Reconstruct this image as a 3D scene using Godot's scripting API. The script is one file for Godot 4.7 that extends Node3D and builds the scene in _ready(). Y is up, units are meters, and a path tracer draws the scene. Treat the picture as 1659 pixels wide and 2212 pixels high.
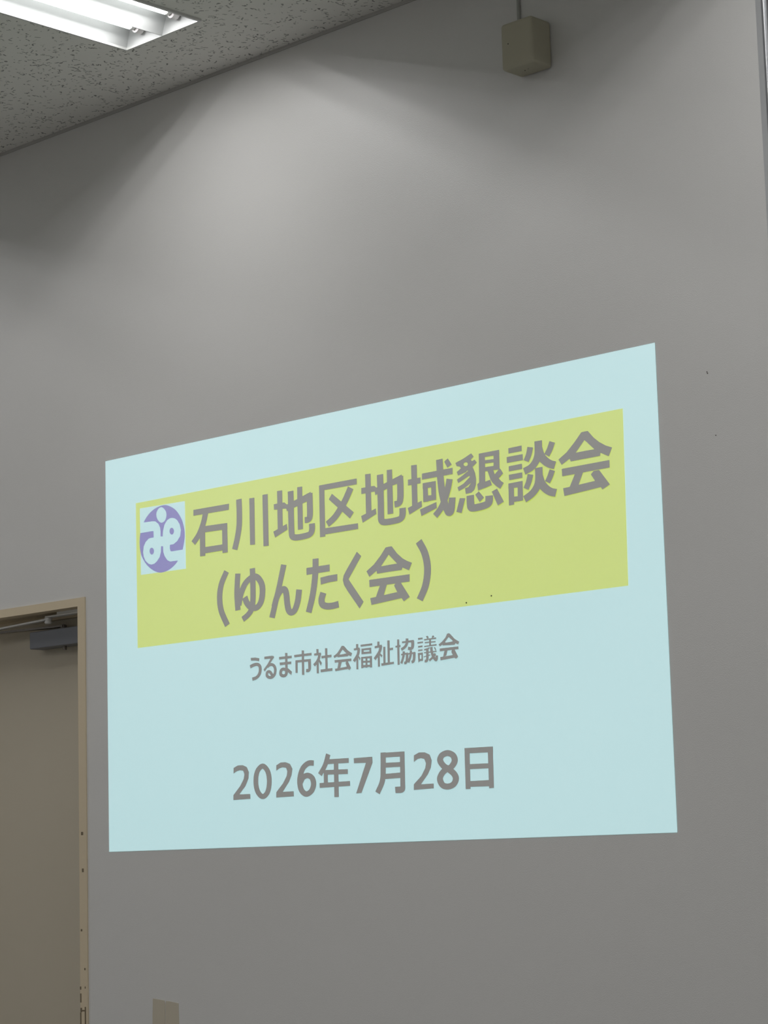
extends Node3D
# A meeting-room wall seen obliquely: a projected slide, a recessed twin-tube light in a pitted ceiling, a wall speaker, a door with a closer.
# Wall plane is z = 0, the room lies at z > 0, the floor is y = 0, units are metres.

const CEILING := 3.4855
const SLIDE_BOTTOM := 1.2612
const LAMP_X := [-1.448, 0.652, 2.752, 4.852]
const LAMP_Z := [0.3215, 3.4, 4.9]  # second and third rows are unseen, added to fill the room with light
const LAMP_W := 0.30
const LAMP_L := 1.26
const TUBE_DROP := 0.034        # height of the tube axis above the ceiling plane
const TUBE_R := 0.0128
const ROOM_LEFT := -2.9
const ROOM_RIGHT := 6.6
const ROOM_BACK := 6.4
const BANNER := [137.9, 1008.1, 1944.2, 1009.4, 1937.9, 582.5, 138.9, 582.3]
const EMBLEM_SQUARE := [156, 990, 355.3, 986.7, 355.6, 791.6, 157.7, 794.3]
const EMBLEM_CIRCLE := [269.5, 986.2, 239.5, 985, 212.5, 977.4, 190.3, 964.6, 174, 948.8, 161.7, 929.2, 155.1, 907.8, 153.3, 883.5, 157.1, 860.9, 165.3, 843.4, 181, 824, 200.9, 808.7, 222.5, 797.6, 242.4, 792, 265.7, 792.5, 288.9, 798.2, 308.9, 808.1, 325.6, 821.5, 339.9, 841.6, 347.7, 861.4, 352.7, 882.6, 351.8, 904.4, 345, 927, 334.7, 944.7, 318.7, 963, 297.5, 976.7]
const EMBLEM_HEAD := [252.5, 982.1, 265.1, 975.2, 273.7, 963.1, 273, 950, 265.3, 940, 251.6, 936.7, 238.7, 944.3, 230.9, 956.3, 230.8, 968.4, 239.3, 978.4]
const EMBLEM_FIGURE := [164.6, 946.4, 172.2, 946.6, 211.9, 945.6, 225.3, 943.5, 238.5, 934.4, 245.8, 922.5, 247.2, 911.3, 247, 897.1, 256.9, 895.9, 258, 910.1, 265.1, 929, 276.9, 940.8, 288.6, 944.8, 298.5, 945, 310, 942.2, 319.8, 936.6, 331, 923.3, 336.7, 905.1, 332.7, 888.2, 320.1, 875.4, 303.5, 868.1, 287.9, 868.2, 286.8, 858.5, 290, 849.4, 297.4, 848, 344.1, 847.7, 353.1, 847.8, 352.4, 818.5, 322.2, 818.8, 287.7, 819.6, 276.2, 824.7, 264.9, 836.9, 258.5, 850.7, 258, 867.2, 248.9, 868.3, 247.7, 851.9, 241.6, 837.2, 229.7, 826.5, 217.9, 820.6, 205.3, 819.8, 192.8, 823.3, 179.5, 833, 171.3, 846.1, 169, 860.7, 171.8, 875.9, 180.5, 888.2, 194.1, 896.6, 204.3, 897.8, 216.9, 897.3, 216.4, 916.3, 209.7, 917.1, 159, 917.3, 156.9, 917.3, 157.5, 946.4]
const EMBLEM_DOT1 := [297.1, 916.6, 304, 912.8, 306.8, 905.4, 303.7, 898.7, 296.7, 896.5, 289.8, 900.3, 287, 907.7, 290.1, 914.4]
const EMBLEM_DOT2 := [207.9, 868.7, 214.9, 864.9, 217.8, 857.5, 214.6, 850.7, 207.5, 848.5, 200.6, 852.3, 197.7, 859.7, 200.8, 866.5]

var M := {}
var layer := 0.0
var rng := RandomNumberGenerator.new()

# ---------------------------------------------------------------- helpers
func mesh_of(st: SurfaceTool) -> ArrayMesh:
	return st.commit()

func start() -> SurfaceTool:
	var st := SurfaceTool.new()
	st.begin(Mesh.PRIMITIVE_TRIANGLES)
	return st

func obj(called: String, st: SurfaceTool, mat: Material, parent: Node3D = self) -> MeshInstance3D:
	var o := MeshInstance3D.new()
	o.name = called
	o.mesh = st.commit()
	o.material_override = mat
	o.cast_shadow = GeometryInstance3D.SHADOW_CASTING_SETTING_ON
	parent.add_child(o, true)
	return o

func thing(called: String, label: String, category: String, at := Vector3.ZERO, group := "") -> Node3D:
	var o := Node3D.new()
	o.name = called
	o.position = at
	add_child(o, true)
	o.set_meta("label", label)
	o.set_meta("category", category)
	if group:
		o.set_meta("group", group)
	return o

func structure(called: String, label := "", at := Vector3.ZERO) -> Node3D:
	var o := Node3D.new()
	o.name = called
	o.position = at
	add_child(o, true)
	o.set_meta("kind", "structure")
	if label:
		o.set_meta("label", label)
	return o

func struct_mesh(called: String, st: SurfaceTool, mat: Material, label := "") -> MeshInstance3D:
	var o := obj(called, st, mat)
	o.set_meta("kind", "structure")
	if label:
		o.set_meta("label", label)
	return o

func tri(st: SurfaceTool, a: Vector3, b: Vector3, c: Vector3, n: Vector3) -> void:
	st.set_normal(n)
	if (b - a).cross(c - a).dot(n) > 0.0:
		st.add_vertex(a); st.add_vertex(c); st.add_vertex(b)
	else:
		st.add_vertex(a); st.add_vertex(b); st.add_vertex(c)

func quad(st: SurfaceTool, a: Vector3, b: Vector3, c: Vector3, d: Vector3, n: Vector3) -> void:
	tri(st, a, b, c, n)
	tri(st, a, c, d, n)

func box(st: SurfaceTool, lo: Vector3, hi: Vector3) -> void:
	for ax in 3:
		var u := (ax + 1) % 3
		var w := (ax + 2) % 3
		for s in 2:
			var p := [Vector3.ZERO, Vector3.ZERO, Vector3.ZERO, Vector3.ZERO]
			for k in 4:
				var q := Vector3.ZERO
				q[ax] = hi[ax] if s else lo[ax]
				q[u] = hi[u] if k == 1 or k == 2 else lo[u]
				q[w] = hi[w] if k >= 2 else lo[w]
				p[k] = q
			var n := Vector3.ZERO
			n[ax] = 1.0 if s else -1.0
			quad(st, p[0], p[1], p[2], p[3], n)

# a box with rounded edges and corners: every point of a cube grid is pulled onto a sphere round the nearest inner corner
func round_box(st: SurfaceTool, lo: Vector3, hi: Vector3, r: float, seg := 3) -> void:
	var steps := []
	for ax in 3:
		var v := PackedFloat32Array()
		for k in seg + 1:
			v.append(-r + r * k / seg)
		for k in seg + 1:
			v.append(r * k / seg)
		steps.append(v)
	var c := (lo + hi) / 2.0
	var h := (hi - lo) / 2.0 - Vector3.ONE * r
	for ax in 3:
		var u := (ax + 1) % 3
		var w := (ax + 2) % 3
		for s in [-1.0, 1.0]:
			var n := 2 * seg + 2
			var P := []
			var N := []
			for i in n:
				for j in n:
					var q := Vector3.ZERO
					q[ax] = s * r
					q[u] = steps[u][i]
					q[w] = steps[w][j]
					var d := q.normalized()
					var core := Vector3.ZERO
					core[ax] = s * h[ax]
					core[u] = (-1.0 if i <= seg else 1.0) * h[u]
					core[w] = (-1.0 if j <= seg else 1.0) * h[w]
					P.append(c + core + d * r)
					N.append(d)
			for i in n - 1:
				for j in n - 1:
					var a := i * n + j
					smooth_quad(st, [P[a], P[a + n], P[a + n + 1], P[a + 1]], [N[a], N[a + n], N[a + n + 1], N[a + 1]])

func smooth_quad(st: SurfaceTool, p: Array, n: Array) -> void:
	for t in [[0, 1, 2], [0, 2, 3]]:
		var k: Array = t
		var cr: Vector3 = (p[k[1]] - p[k[0]]).cross(p[k[2]] - p[k[0]])
		var mean: Vector3 = n[k[0]] + n[k[1]] + n[k[2]]
		if cr.dot(mean) > 0.0:
			k = [k[0], k[2], k[1]]
		for i in k:
			st.set_normal(n[i])
			st.add_vertex(p[i])

# a turned shape: profile holds (distance along the axis, radius)
func lathe(st: SurfaceTool, from: Vector3, axis: Vector3, profile: Array, seg := 24) -> void:
	var z := axis.normalized()
	var x := z.cross(Vector3.UP if absf(z.y) < 0.9 else Vector3.RIGHT).normalized()
	var y := z.cross(x)
	for k in profile.size() - 1:
		var a: Vector2 = profile[k]
		var b: Vector2 = profile[k + 1]
		var slope := (b - a).normalized()
		for i in seg:
			var t0 := TAU * i / seg
			var t1 := TAU * (i + 1) / seg
			var d0 := x * cos(t0) + y * sin(t0)
			var d1 := x * cos(t1) + y * sin(t1)
			var n0 := (d0 * slope.x - z * slope.y).normalized()
			var n1 := (d1 * slope.x - z * slope.y).normalized()
			smooth_quad(st, [from + z * a.x + d0 * a.y, from + z * a.x + d1 * a.y, from + z * b.x + d1 * b.y, from + z * b.x + d0 * b.y], [n0, n1, n1, n0])

# a closed outline in the x-y plane pushed from z0 to z1
func prism(st: SurfaceTool, outline: PackedVector2Array, z0: float, z1: float) -> void:
	var t := Geometry2D.triangulate_polygon(outline)
	for k in range(0, t.size(), 3):
		var a := outline[t[k]]
		var b := outline[t[k + 1]]
		var c := outline[t[k + 2]]
		tri(st, Vector3(a.x, a.y, z1), Vector3(b.x, b.y, z1), Vector3(c.x, c.y, z1), Vector3.BACK)
		tri(st, Vector3(a.x, a.y, z0), Vector3(b.x, b.y, z0), Vector3(c.x, c.y, z0), Vector3.FORWARD)
	var way := -1.0 if Geometry2D.is_polygon_clockwise(outline) else 1.0
	for i in outline.size():
		var a := outline[i]
		var b := outline[(i + 1) % outline.size()]
		var e := (b - a).normalized()
		var n := Vector3(e.y, -e.x, 0) * way
		quad(st, Vector3(a.x, a.y, z0), Vector3(b.x, b.y, z0), Vector3(b.x, b.y, z1), Vector3(a.x, a.y, z1), n)

# ---------------------------------------------------------------- materials
func paint(col: Color, rough: float, metal := 0.0, spec := 0.5) -> StandardMaterial3D:
	var m := StandardMaterial3D.new()
	m.albedo_color = col
	m.roughness = rough
	m.metallic = metal
	m.metallic_specular = spec
	return m

func noise_tex(size: int, freq: float, sd: int, octaves := 3) -> NoiseTexture2D:
	var n := FastNoiseLite.new()
	n.noise_type = FastNoiseLite.TYPE_SIMPLEX_SMOOTH
	n.frequency = freq
	n.seed = sd
	n.fractal_octaves = octaves
	var t := NoiseTexture2D.new()
	t.width = size
	t.height = size
	t.seamless = true
	t.noise = n
	return t

func lin(r: float, g: float, b: float) -> Color:
	return Color(r, g, b).linear_to_srgb()

# mineral-fibre ceiling board: pale grey with short worm-like pits, as relief and with their shade painted into the colour
func ceiling_material() -> StandardMaterial3D:
	var size := 1024
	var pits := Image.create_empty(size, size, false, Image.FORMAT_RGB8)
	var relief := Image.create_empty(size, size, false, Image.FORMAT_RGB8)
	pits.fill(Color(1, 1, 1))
	relief.fill(Color(1, 1, 1))
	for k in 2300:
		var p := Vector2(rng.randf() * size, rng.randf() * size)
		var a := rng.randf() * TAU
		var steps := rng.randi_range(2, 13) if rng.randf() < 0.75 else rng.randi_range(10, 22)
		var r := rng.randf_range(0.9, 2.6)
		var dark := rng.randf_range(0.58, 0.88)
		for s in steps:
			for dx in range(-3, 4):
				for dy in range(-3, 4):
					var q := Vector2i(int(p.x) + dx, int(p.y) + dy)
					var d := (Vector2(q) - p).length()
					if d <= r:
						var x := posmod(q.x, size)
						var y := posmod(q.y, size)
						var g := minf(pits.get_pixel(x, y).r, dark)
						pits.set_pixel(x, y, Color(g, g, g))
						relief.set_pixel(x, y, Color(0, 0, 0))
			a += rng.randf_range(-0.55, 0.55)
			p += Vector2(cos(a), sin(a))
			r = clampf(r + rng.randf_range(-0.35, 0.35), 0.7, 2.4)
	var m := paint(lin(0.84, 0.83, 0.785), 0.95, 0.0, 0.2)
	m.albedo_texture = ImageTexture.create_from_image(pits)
	m.heightmap_enabled = true
	m.heightmap_texture = ImageTexture.create_from_image(relief)
	m.heightmap_scale = 0.05
	m.uv1_triplanar = true
	m.uv1_world_triplanar = true
	m.uv1_scale = Vector3.ONE * (1.0 / 0.95)
	return m

func wallpaper(tint: Color) -> StandardMaterial3D:
	var m := paint(tint, 0.42, 0.0, 0.6)
	m.heightmap_enabled = true
	m.heightmap_texture = noise_tex(1024, 0.30, 7, 2)
	m.heightmap_scale = 0.03
	m.uv1_triplanar = true
	m.uv1_world_triplanar = true
	m.uv1_scale = Vector3.ONE * 1.25
	return m

func make_materials() -> void:
	M.wall = wallpaper(lin(0.66, 0.654, 0.636))
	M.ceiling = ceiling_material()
	M.floor = paint(lin(0.19, 0.183, 0.178), 0.6)
	var speckle := Image.create_empty(512, 512, false, Image.FORMAT_RGB8)
	for y in 512:
		for x in 512:
			var g := 1.0 - 0.16 * rng.randf() * rng.randf()
			speckle.set_pixel(x, y, Color(g, g, g))
	M.floor.albedo_texture = ImageTexture.create_from_image(speckle)
	M.floor.uv1_triplanar = true
	M.floor.uv1_world_triplanar = true
	M.wall_edge = paint(lin(0.45, 0.44, 0.42), 0.8)
	M.casing = paint(lin(0.65, 0.55, 0.39), 0.45)
	M.leaf = paint(lin(0.52, 0.47, 0.37), 0.5)
	M.chip = paint(lin(0.17, 0.13, 0.08), 0.9)
	M.closer = paint(lin(0.20, 0.21, 0.235), 0.5, 0.1)
	M.steel = paint(lin(0.75, 0.75, 0.73), 0.4, 0.15)
	M.dark_steel = paint(lin(0.22, 0.20, 0.18), 0.5, 0.6)
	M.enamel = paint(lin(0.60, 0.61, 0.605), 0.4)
	M.holder = paint(lin(0.82, 0.78, 0.78), 0.5)
	M.rim = paint(lin(0.70, 0.70, 0.68), 0.4)
	M.cap = paint(lin(0.72, 0.72, 0.70), 0.3, 0.7)
	M.speaker = paint(lin(0.46, 0.435, 0.33), 0.6)
	M.pipe = paint(lin(0.40, 0.41, 0.38), 0.6)
	M.screw = paint(lin(0.04, 0.04, 0.035), 0.7)
	M.alu = paint(lin(0.52, 0.53, 0.54), 0.4, 0.35)
	M.bright_alu = paint(lin(0.85, 0.86, 0.88), 0.3, 0.6)
	M.gasket = paint(lin(0.03, 0.03, 0.03), 0.7)
	M.glass = paint(Color(0.05, 0.055, 0.06, 0.9), 0.05)
	M.glass.transparency = BaseMaterial3D.TRANSPARENCY_ALPHA
	M.tape = paint(lin(0.53, 0.48, 0.38), 0.7)
	M.mark = paint(lin(0.13, 0.12, 0.11), 0.9)
	M.tube = paint(Color(1, 1, 1), 0.4)
	M.tube.emission_enabled = true
	M.tube.emission = lin(0.97, 1.0, 0.99)
	M.tube.emission_energy_multiplier = TUBE_GLOW
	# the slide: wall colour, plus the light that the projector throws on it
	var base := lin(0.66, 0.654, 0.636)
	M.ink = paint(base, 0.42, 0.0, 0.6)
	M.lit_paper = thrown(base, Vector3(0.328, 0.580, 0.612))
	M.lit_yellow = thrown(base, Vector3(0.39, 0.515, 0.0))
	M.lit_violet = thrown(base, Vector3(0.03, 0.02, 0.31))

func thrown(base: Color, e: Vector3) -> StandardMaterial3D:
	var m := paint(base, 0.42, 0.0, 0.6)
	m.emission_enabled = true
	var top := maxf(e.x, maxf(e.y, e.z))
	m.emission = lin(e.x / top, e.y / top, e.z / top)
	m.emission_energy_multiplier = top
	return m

# ---------------------------------------------------------------- lettering on the slide
func catmull(p: Array, closed: bool, per := 8) -> PackedVector2Array:
	var out := PackedVector2Array()
	var n := p.size()
	for i in (n if closed else n - 1):
		var a: Vector2 = p[(i - 1 + n) % n] if closed or i > 0 else p[0] * 2.0 - p[1]
		var b: Vector2 = p[i]
		var c: Vector2 = p[(i + 1) % n]
		var d: Vector2 = p[(i + 2) % n] if closed or i < n - 2 else p[n - 1] * 2.0 - p[n - 2]
		for k in per:
			out.append(b.cubic_interpolate(c, a, d, float(k) / per))
	if not closed:
		out.append(p[n - 1])
	return out

func points(v: Array) -> Array:
	var p := []
	for k in range(0, v.size(), 2):
		p.append(Vector2(v[k], v[k + 1]) / 1000.0)
	return p

func sheet(st: SurfaceTool, outline: PackedVector2Array, z: float) -> void:
	var t := Geometry2D.triangulate_polygon(outline)
	for k in range(0, t.size(), 3):
		var a := outline[t[k]]
		var b := outline[t[k + 1]]
		var c := outline[t[k + 2]]
		tri(st, Vector3(a.x, a.y, z), Vector3(b.x, b.y, z), Vector3(c.x, c.y, z), Vector3.BACK)

func brush(st: SurfaceTool, path: PackedVector2Array, closed: bool, pen: Vector2, z: float) -> void:
	var n := path.size()
	var left := []
	var right := []
	for i in n:
		var before: Vector2 = path[(i - 1 + n) % n] if closed or i > 0 else path[0]
		var after: Vector2 = path[(i + 1) % n] if closed or i < n - 1 else path[n - 1]
		var d := (after - before).normalized()
		var side := Vector2(-d.y, d.x)
		var off := Vector2(side.x * pen.x, side.y * pen.y) / 2.0
		left.append(path[i] + off)
		right.append(path[i] - off)
	for i in (n if closed else n - 1):
		var j := (i + 1) % n
		var h := z + i * 0.0000005
		quad(st, Vector3(left[i].x, left[i].y, h), Vector3(right[i].x, right[i].y, h), Vector3(right[j].x, right[j].y, h), Vector3(left[j].x, left[j].y, h), Vector3.BACK)

const PEN := {"title": Vector2(0.0236, 0.0172), "sub": Vector2(0.0116, 0.0090), "date": Vector2(0.0196, 0.0143)}

func character(slide: Node3D, _what: String, line: String, strokes: Array) -> void:
	var st := start()
	var z := 0.0020
	for s in strokes:
		z += 0.00006
		var p := points(s[2])
		if s[0] == "f":
			sheet(st, PackedVector2Array(p), z)
		else:
			brush(st, catmull(p, s[0] == "o"), s[0] == "o", PEN[line] * float(s[1]), z)
	obj("character", st, M.ink, slide)

func build_slide() -> void:  # flat sheets on the wall whose emission stands in for the projector light
	var marks := [1422.6, 1852.4, 2.5, 1507, 1861.8, 2.5, 2193.6, 2318.2, 2.5, 2209.6, 2165.9, 2.5, 2194.8, 2314.7, 2.5]
	var slide := thing("projected_slide_light", "bright pale blue slide thrown on the wall with a yellow banner and grey Japanese lettering", "projected slide", Vector3(0, SLIDE_BOTTOM, 0))
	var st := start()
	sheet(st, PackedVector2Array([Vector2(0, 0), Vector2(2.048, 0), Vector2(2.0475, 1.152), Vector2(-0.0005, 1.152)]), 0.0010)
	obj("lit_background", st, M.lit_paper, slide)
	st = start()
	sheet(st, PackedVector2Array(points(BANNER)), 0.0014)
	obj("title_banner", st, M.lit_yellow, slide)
	for k in [0, 3]:
		st = start()
		lathe(st, Vector3(marks[k] / 1000.0, marks[k + 1] / 1000.0 - SLIDE_BOTTOM, 0.0016), Vector3.BACK, [Vector2(0.0, 0.0021), Vector2(0.0012, 0.0018), Vector2(0.0016, 0.0)], 8)
		obj("speck", st, M.mark, slide)
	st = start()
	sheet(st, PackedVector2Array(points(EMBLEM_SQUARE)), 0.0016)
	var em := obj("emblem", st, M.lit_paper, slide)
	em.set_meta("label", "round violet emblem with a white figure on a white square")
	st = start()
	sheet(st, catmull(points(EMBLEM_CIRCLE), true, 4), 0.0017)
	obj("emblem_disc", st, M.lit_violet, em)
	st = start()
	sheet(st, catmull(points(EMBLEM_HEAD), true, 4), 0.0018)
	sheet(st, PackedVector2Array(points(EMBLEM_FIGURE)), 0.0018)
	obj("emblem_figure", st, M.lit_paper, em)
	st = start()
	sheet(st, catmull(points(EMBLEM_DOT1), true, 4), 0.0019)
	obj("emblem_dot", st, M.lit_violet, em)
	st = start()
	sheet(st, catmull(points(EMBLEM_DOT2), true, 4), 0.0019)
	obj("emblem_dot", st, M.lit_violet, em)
	character(slide, "石", "title", [["f", 1, [391.7, 956.8, 543.4, 955.7, 542.2, 938, 391.3, 939.4]], ["s", 1, [445.9, 946.4, 433.7, 913.1, 414.4, 883, 389.5, 861.1]], ["f", 1, [418.2, 893.3, 441.6, 901.4, 440.7, 818.9, 417.6, 819.8]], ["f", 1, [425.6, 904.9, 535, 902.1, 535.3, 884.2, 427, 886.3]], ["f", 1, [512.1, 896.5, 535, 902.1, 535, 818.4, 512.3, 818.6]], ["f", 1, [426, 844.5, 523.1, 843.7, 523.7, 826.3, 427.4, 825.9]]])
	character(slide, "川", "title", [["s", 1, [584.2, 963.1, 585.2, 920.8, 583.3, 888, 575.5, 855.9, 563.2, 823]], ["f", 1, [626.5, 960, 648, 959.4, 647.4, 827.6, 626.3, 828.8]], ["f", 1, [680.1, 963, 702.4, 962.5, 702.3, 817.9, 680.4, 819]]])
	character(slide, "地", "title", [["f", 1, [725, 931.1, 767.4, 930.8, 777.2, 923.8, 775.2, 912.5, 725.2, 915.2]], ["f", 1, [739.1, 965.9, 760.2, 965.5, 759.5, 855.3, 738.6, 857.8]], ["f", 1, [720.8, 855.2, 775.6, 870.7, 778.4, 854.2, 728, 837.7]], ["f", 1, [771.5, 922.2, 808.8, 931.3, 872.1, 946.9, 871.4, 925.7, 839.6, 918.2, 776.6, 904.6]], ["s", 1, [867.1, 943.4, 867.2, 913.6, 866.9, 886.1, 862, 872.9, 845.6, 871.9]], ["f", 1, [818.8, 965.9, 839.4, 965.5, 839, 848.2, 818.4, 848.3]], ["s", 1, [793.5, 958.8, 793.4, 881.3, 793.8, 848.9, 796.9, 833.6, 812.2, 828.4, 841.7, 828.4, 864.5, 831.4, 873.3, 841.8, 873.9, 859.6]]])
	character(slide, "区", "title", [["f", 1, [903.8, 959.6, 924.7, 958.5, 923.9, 818, 903, 818.2]], ["f", 1, [903.8, 959.6, 1047.4, 959.8, 1047.2, 943.6, 903.9, 944.3]], ["f", 1, [912.7, 840.9, 1048.1, 839.4, 1048.2, 823.7, 912.2, 823.5]], ["f", 1, [952.6, 930.9, 1033.6, 870.4, 1018.6, 854.9, 940, 916.8]], ["s", 1.05, [1024.1, 937.6, 1004.2, 909, 984.4, 886.6, 961.5, 865.7, 932.3, 849.9]]])
	character(slide, "地", "title", [["f", 1, [1063, 931.8, 1111.6, 931.5, 1118.5, 925.7, 1115.9, 915.9, 1062.4, 915.1]], ["f", 1, [1078.2, 966.5, 1099.3, 965.8, 1098.9, 854.5, 1078, 857]], ["f", 1, [1059.7, 857, 1114.9, 870.8, 1116.5, 855.6, 1064.9, 838]], ["f", 1, [1111.3, 923.7, 1212.2, 948.3, 1211.4, 927.8, 1179.4, 923.2, 1113.7, 905.5]], ["s", 1, [1205.7, 944.1, 1205.8, 909.7, 1204.3, 885.6, 1198.7, 874.2, 1182.6, 872.5]], ["f", 1, [1158.3, 967.2, 1178.1, 966.3, 1178.1, 849.1, 1156.9, 849.1]], ["s", 1, [1133.5, 958.7, 1133.8, 883.5, 1133.1, 850.3, 1135, 835.6, 1148.5, 829.9, 1183.4, 829.7, 1203.1, 832.4, 1210.7, 841.8, 1211.7, 860]]])
	character(slide, "域", "title", [["f", 1, [1233.1, 931.5, 1278.7, 931.4, 1278.1, 915.6, 1232.5, 915.7]], ["f", 1, [1245.9, 967.3, 1266.8, 966.6, 1265.3, 855.9, 1245.2, 858.4]], ["f", 1, [1229.6, 857.1, 1280.1, 870.4, 1280.6, 854, 1234.9, 838.8]], ["f", 1, [1283.6, 940.6, 1391.3, 941.3, 1390.6, 924.5, 1282.9, 924.4]], ["f", 1, [1362.3, 961, 1375.6, 967.9, 1388.8, 949.7, 1373.1, 943.2]], ["f", 1, [1285.5, 915.1, 1303.2, 914.9, 1303.5, 864.6, 1285.5, 865.4]], ["f", 1, [1315, 915.1, 1332, 915, 1331.1, 865.7, 1314.2, 866.1]], ["f", 1, [1285.5, 915.1, 1332, 915, 1331.4, 899.8, 1284.9, 900.5]], ["f", 1, [1285.9, 881.3, 1331.7, 879.8, 1331.2, 866.1, 1285.8, 865.3]], ["f", 1, [1273, 847.9, 1331.8, 860.2, 1332.6, 844.2, 1277.6, 829.9]], ["s", 1, [1346.6, 969.3, 1348.2, 923.8, 1352.3, 884, 1360.6, 852.6, 1368.5, 834.3, 1374.9, 826.6, 1382.1, 832.6, 1387.2, 864.8]], ["s", 0.95, [1380, 913.6, 1372.2, 887.9, 1357.9, 857.3, 1344.1, 839.5, 1325.9, 824.4]]])
	character(slide, "懇", "title", [["f", 1, [1400.9, 952.2, 1423, 958.1, 1437.1, 962.6, 1436.5, 949.2, 1430.6, 947.6, 1428.6, 944.6, 1430.9, 941, 1436, 938.9, 1435.4, 923.4, 1408.8, 918.3, 1404.2, 928.3, 1418.9, 935.7, 1414.8, 940.9, 1404.9, 942.8]], ["f", 1, [1436.9, 962.7, 1455.7, 969.4, 1463.9, 959.8, 1453.7, 953.3, 1457.9, 949, 1466.6, 951.9, 1474.2, 943, 1459.1, 933.9, 1467, 917.9, 1469.9, 901.7, 1468.7, 887, 1462.6, 874.7, 1452.5, 868.6, 1432.7, 867.5, 1430.9, 883.1, 1442.1, 884.4, 1447.9, 889.7, 1451.7, 893.4, 1429, 883.3, 1409.5, 877.9, 1405, 888.4, 1426.5, 895.4, 1448.8, 910.1, 1446.4, 912.3, 1408.6, 898.7, 1404, 908.6, 1424.9, 917.1, 1443.3, 925.8, 1441.5, 927.4, 1435.2, 923.3, 1435.9, 938.9, 1441.4, 940.1, 1443.4, 943, 1441.7, 947, 1436.4, 949.2]], ["f", 1, [1481.3, 964.8, 1502.2, 965.1, 1500, 883.7, 1479, 883.7]], ["f", 1, [1481.3, 964.8, 1550.2, 965.2, 1550.2, 952.5, 1481.1, 953.4]], ["f", 1, [1530.8, 964.7, 1550.2, 965.2, 1549.5, 915.9, 1529.1, 915.9]], ["f", 1, [1500.1, 945.4, 1530.4, 944.2, 1530, 935.4, 1499.7, 936.6]], ["f", 1, [1489.5, 927.8, 1549.6, 926.5, 1549.4, 915, 1489, 917]], ["f", 1, [1473, 887.8, 1479.3, 891.1, 1500, 890.7, 1517.2, 893.5, 1522, 879, 1499.3, 874.6, 1474.7, 870.8]], ["f", 1, [1508.6, 917.3, 1528.6, 916.9, 1532.3, 905.3, 1546.2, 892.4, 1553.1, 885, 1561.9, 879.2, 1549.2, 865.4, 1535.7, 874.4, 1523.5, 885.2, 1517.3, 894.4]], ["f", 1, [1549.8, 917.7, 1554.4, 913.4, 1560.8, 903.3, 1545.6, 892.9, 1528.4, 898.4, 1529.8, 902.9]], ["f", 1, [1412.5, 859.8, 1431.6, 857.2, 1417.6, 820.4, 1399.2, 826]], ["s", 1.1, [1448.5, 862.4, 1448.6, 844, 1450.8, 831.2, 1460.6, 828.6, 1475.3, 828.8, 1492.5, 830.1, 1506.6, 833.4, 1510.9, 839.8, 1512, 853.5]], ["f", 1, [1477.7, 869.1, 1494.6, 850.7, 1479.5, 841, 1465.1, 861.9]], ["f", 1, [1520.7, 862.5, 1539.1, 868, 1560.3, 831.7, 1539.5, 824.7]]])
	character(slide, "談", "title", [["f", 1, [1579.9, 964.6, 1624.1, 965.4, 1624, 951, 1579.9, 950.8]], ["f", 1, [1573.5, 943.2, 1626.6, 943.3, 1626.7, 927.7, 1573.4, 927.6]], ["f", 1, [1579, 919, 1623.1, 919.5, 1623.3, 905.8, 1579.2, 905.6]], ["f", 1, [1578.6, 897.5, 1623.3, 897.8, 1623, 883.9, 1579.1, 883.4]], ["f", 1, [1576.4, 875.5, 1594.9, 875.8, 1593.1, 820.2, 1575.6, 819.7]], ["f", 1, [1607.2, 876, 1623.4, 876.3, 1622.5, 827, 1604.5, 826.5]], ["f", 1, [1576.4, 875.5, 1623.4, 876.3, 1622.9, 860.6, 1576, 863.1]], ["f", 1, [1576, 841.6, 1622.8, 838.8, 1622.5, 827, 1575.9, 826.5]], ["s", 0.82, [1652.1, 957, 1646.5, 939.5, 1636.9, 923.7]], ["s", 0.85, [1723.2, 959.9, 1714.2, 942.6, 1703.8, 928.9]], ["s", 1.05, [1678.5, 969.1, 1678, 946.9, 1675.6, 932.7, 1667.9, 918.3, 1652.6, 905.8, 1629.5, 898.8]], ["s", 1.12, [1678.1, 948.7, 1685.4, 929.5, 1698.7, 915.4, 1713.3, 906.1, 1729.5, 900.5]], ["s", 0.82, [1650, 888.9, 1643.2, 870.7, 1633.6, 854.5]], ["s", 0.82, [1720.1, 890, 1711.8, 874.2, 1703, 861.8]], ["s", 1.05, [1677, 902.5, 1676.8, 878.9, 1673.3, 862.1, 1663.9, 848.9, 1649.3, 838.1, 1627.9, 829]], ["s", 1.12, [1677.1, 878.9, 1684.4, 860.7, 1697.6, 846.3, 1712.2, 837.1, 1729.5, 832]]])
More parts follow.
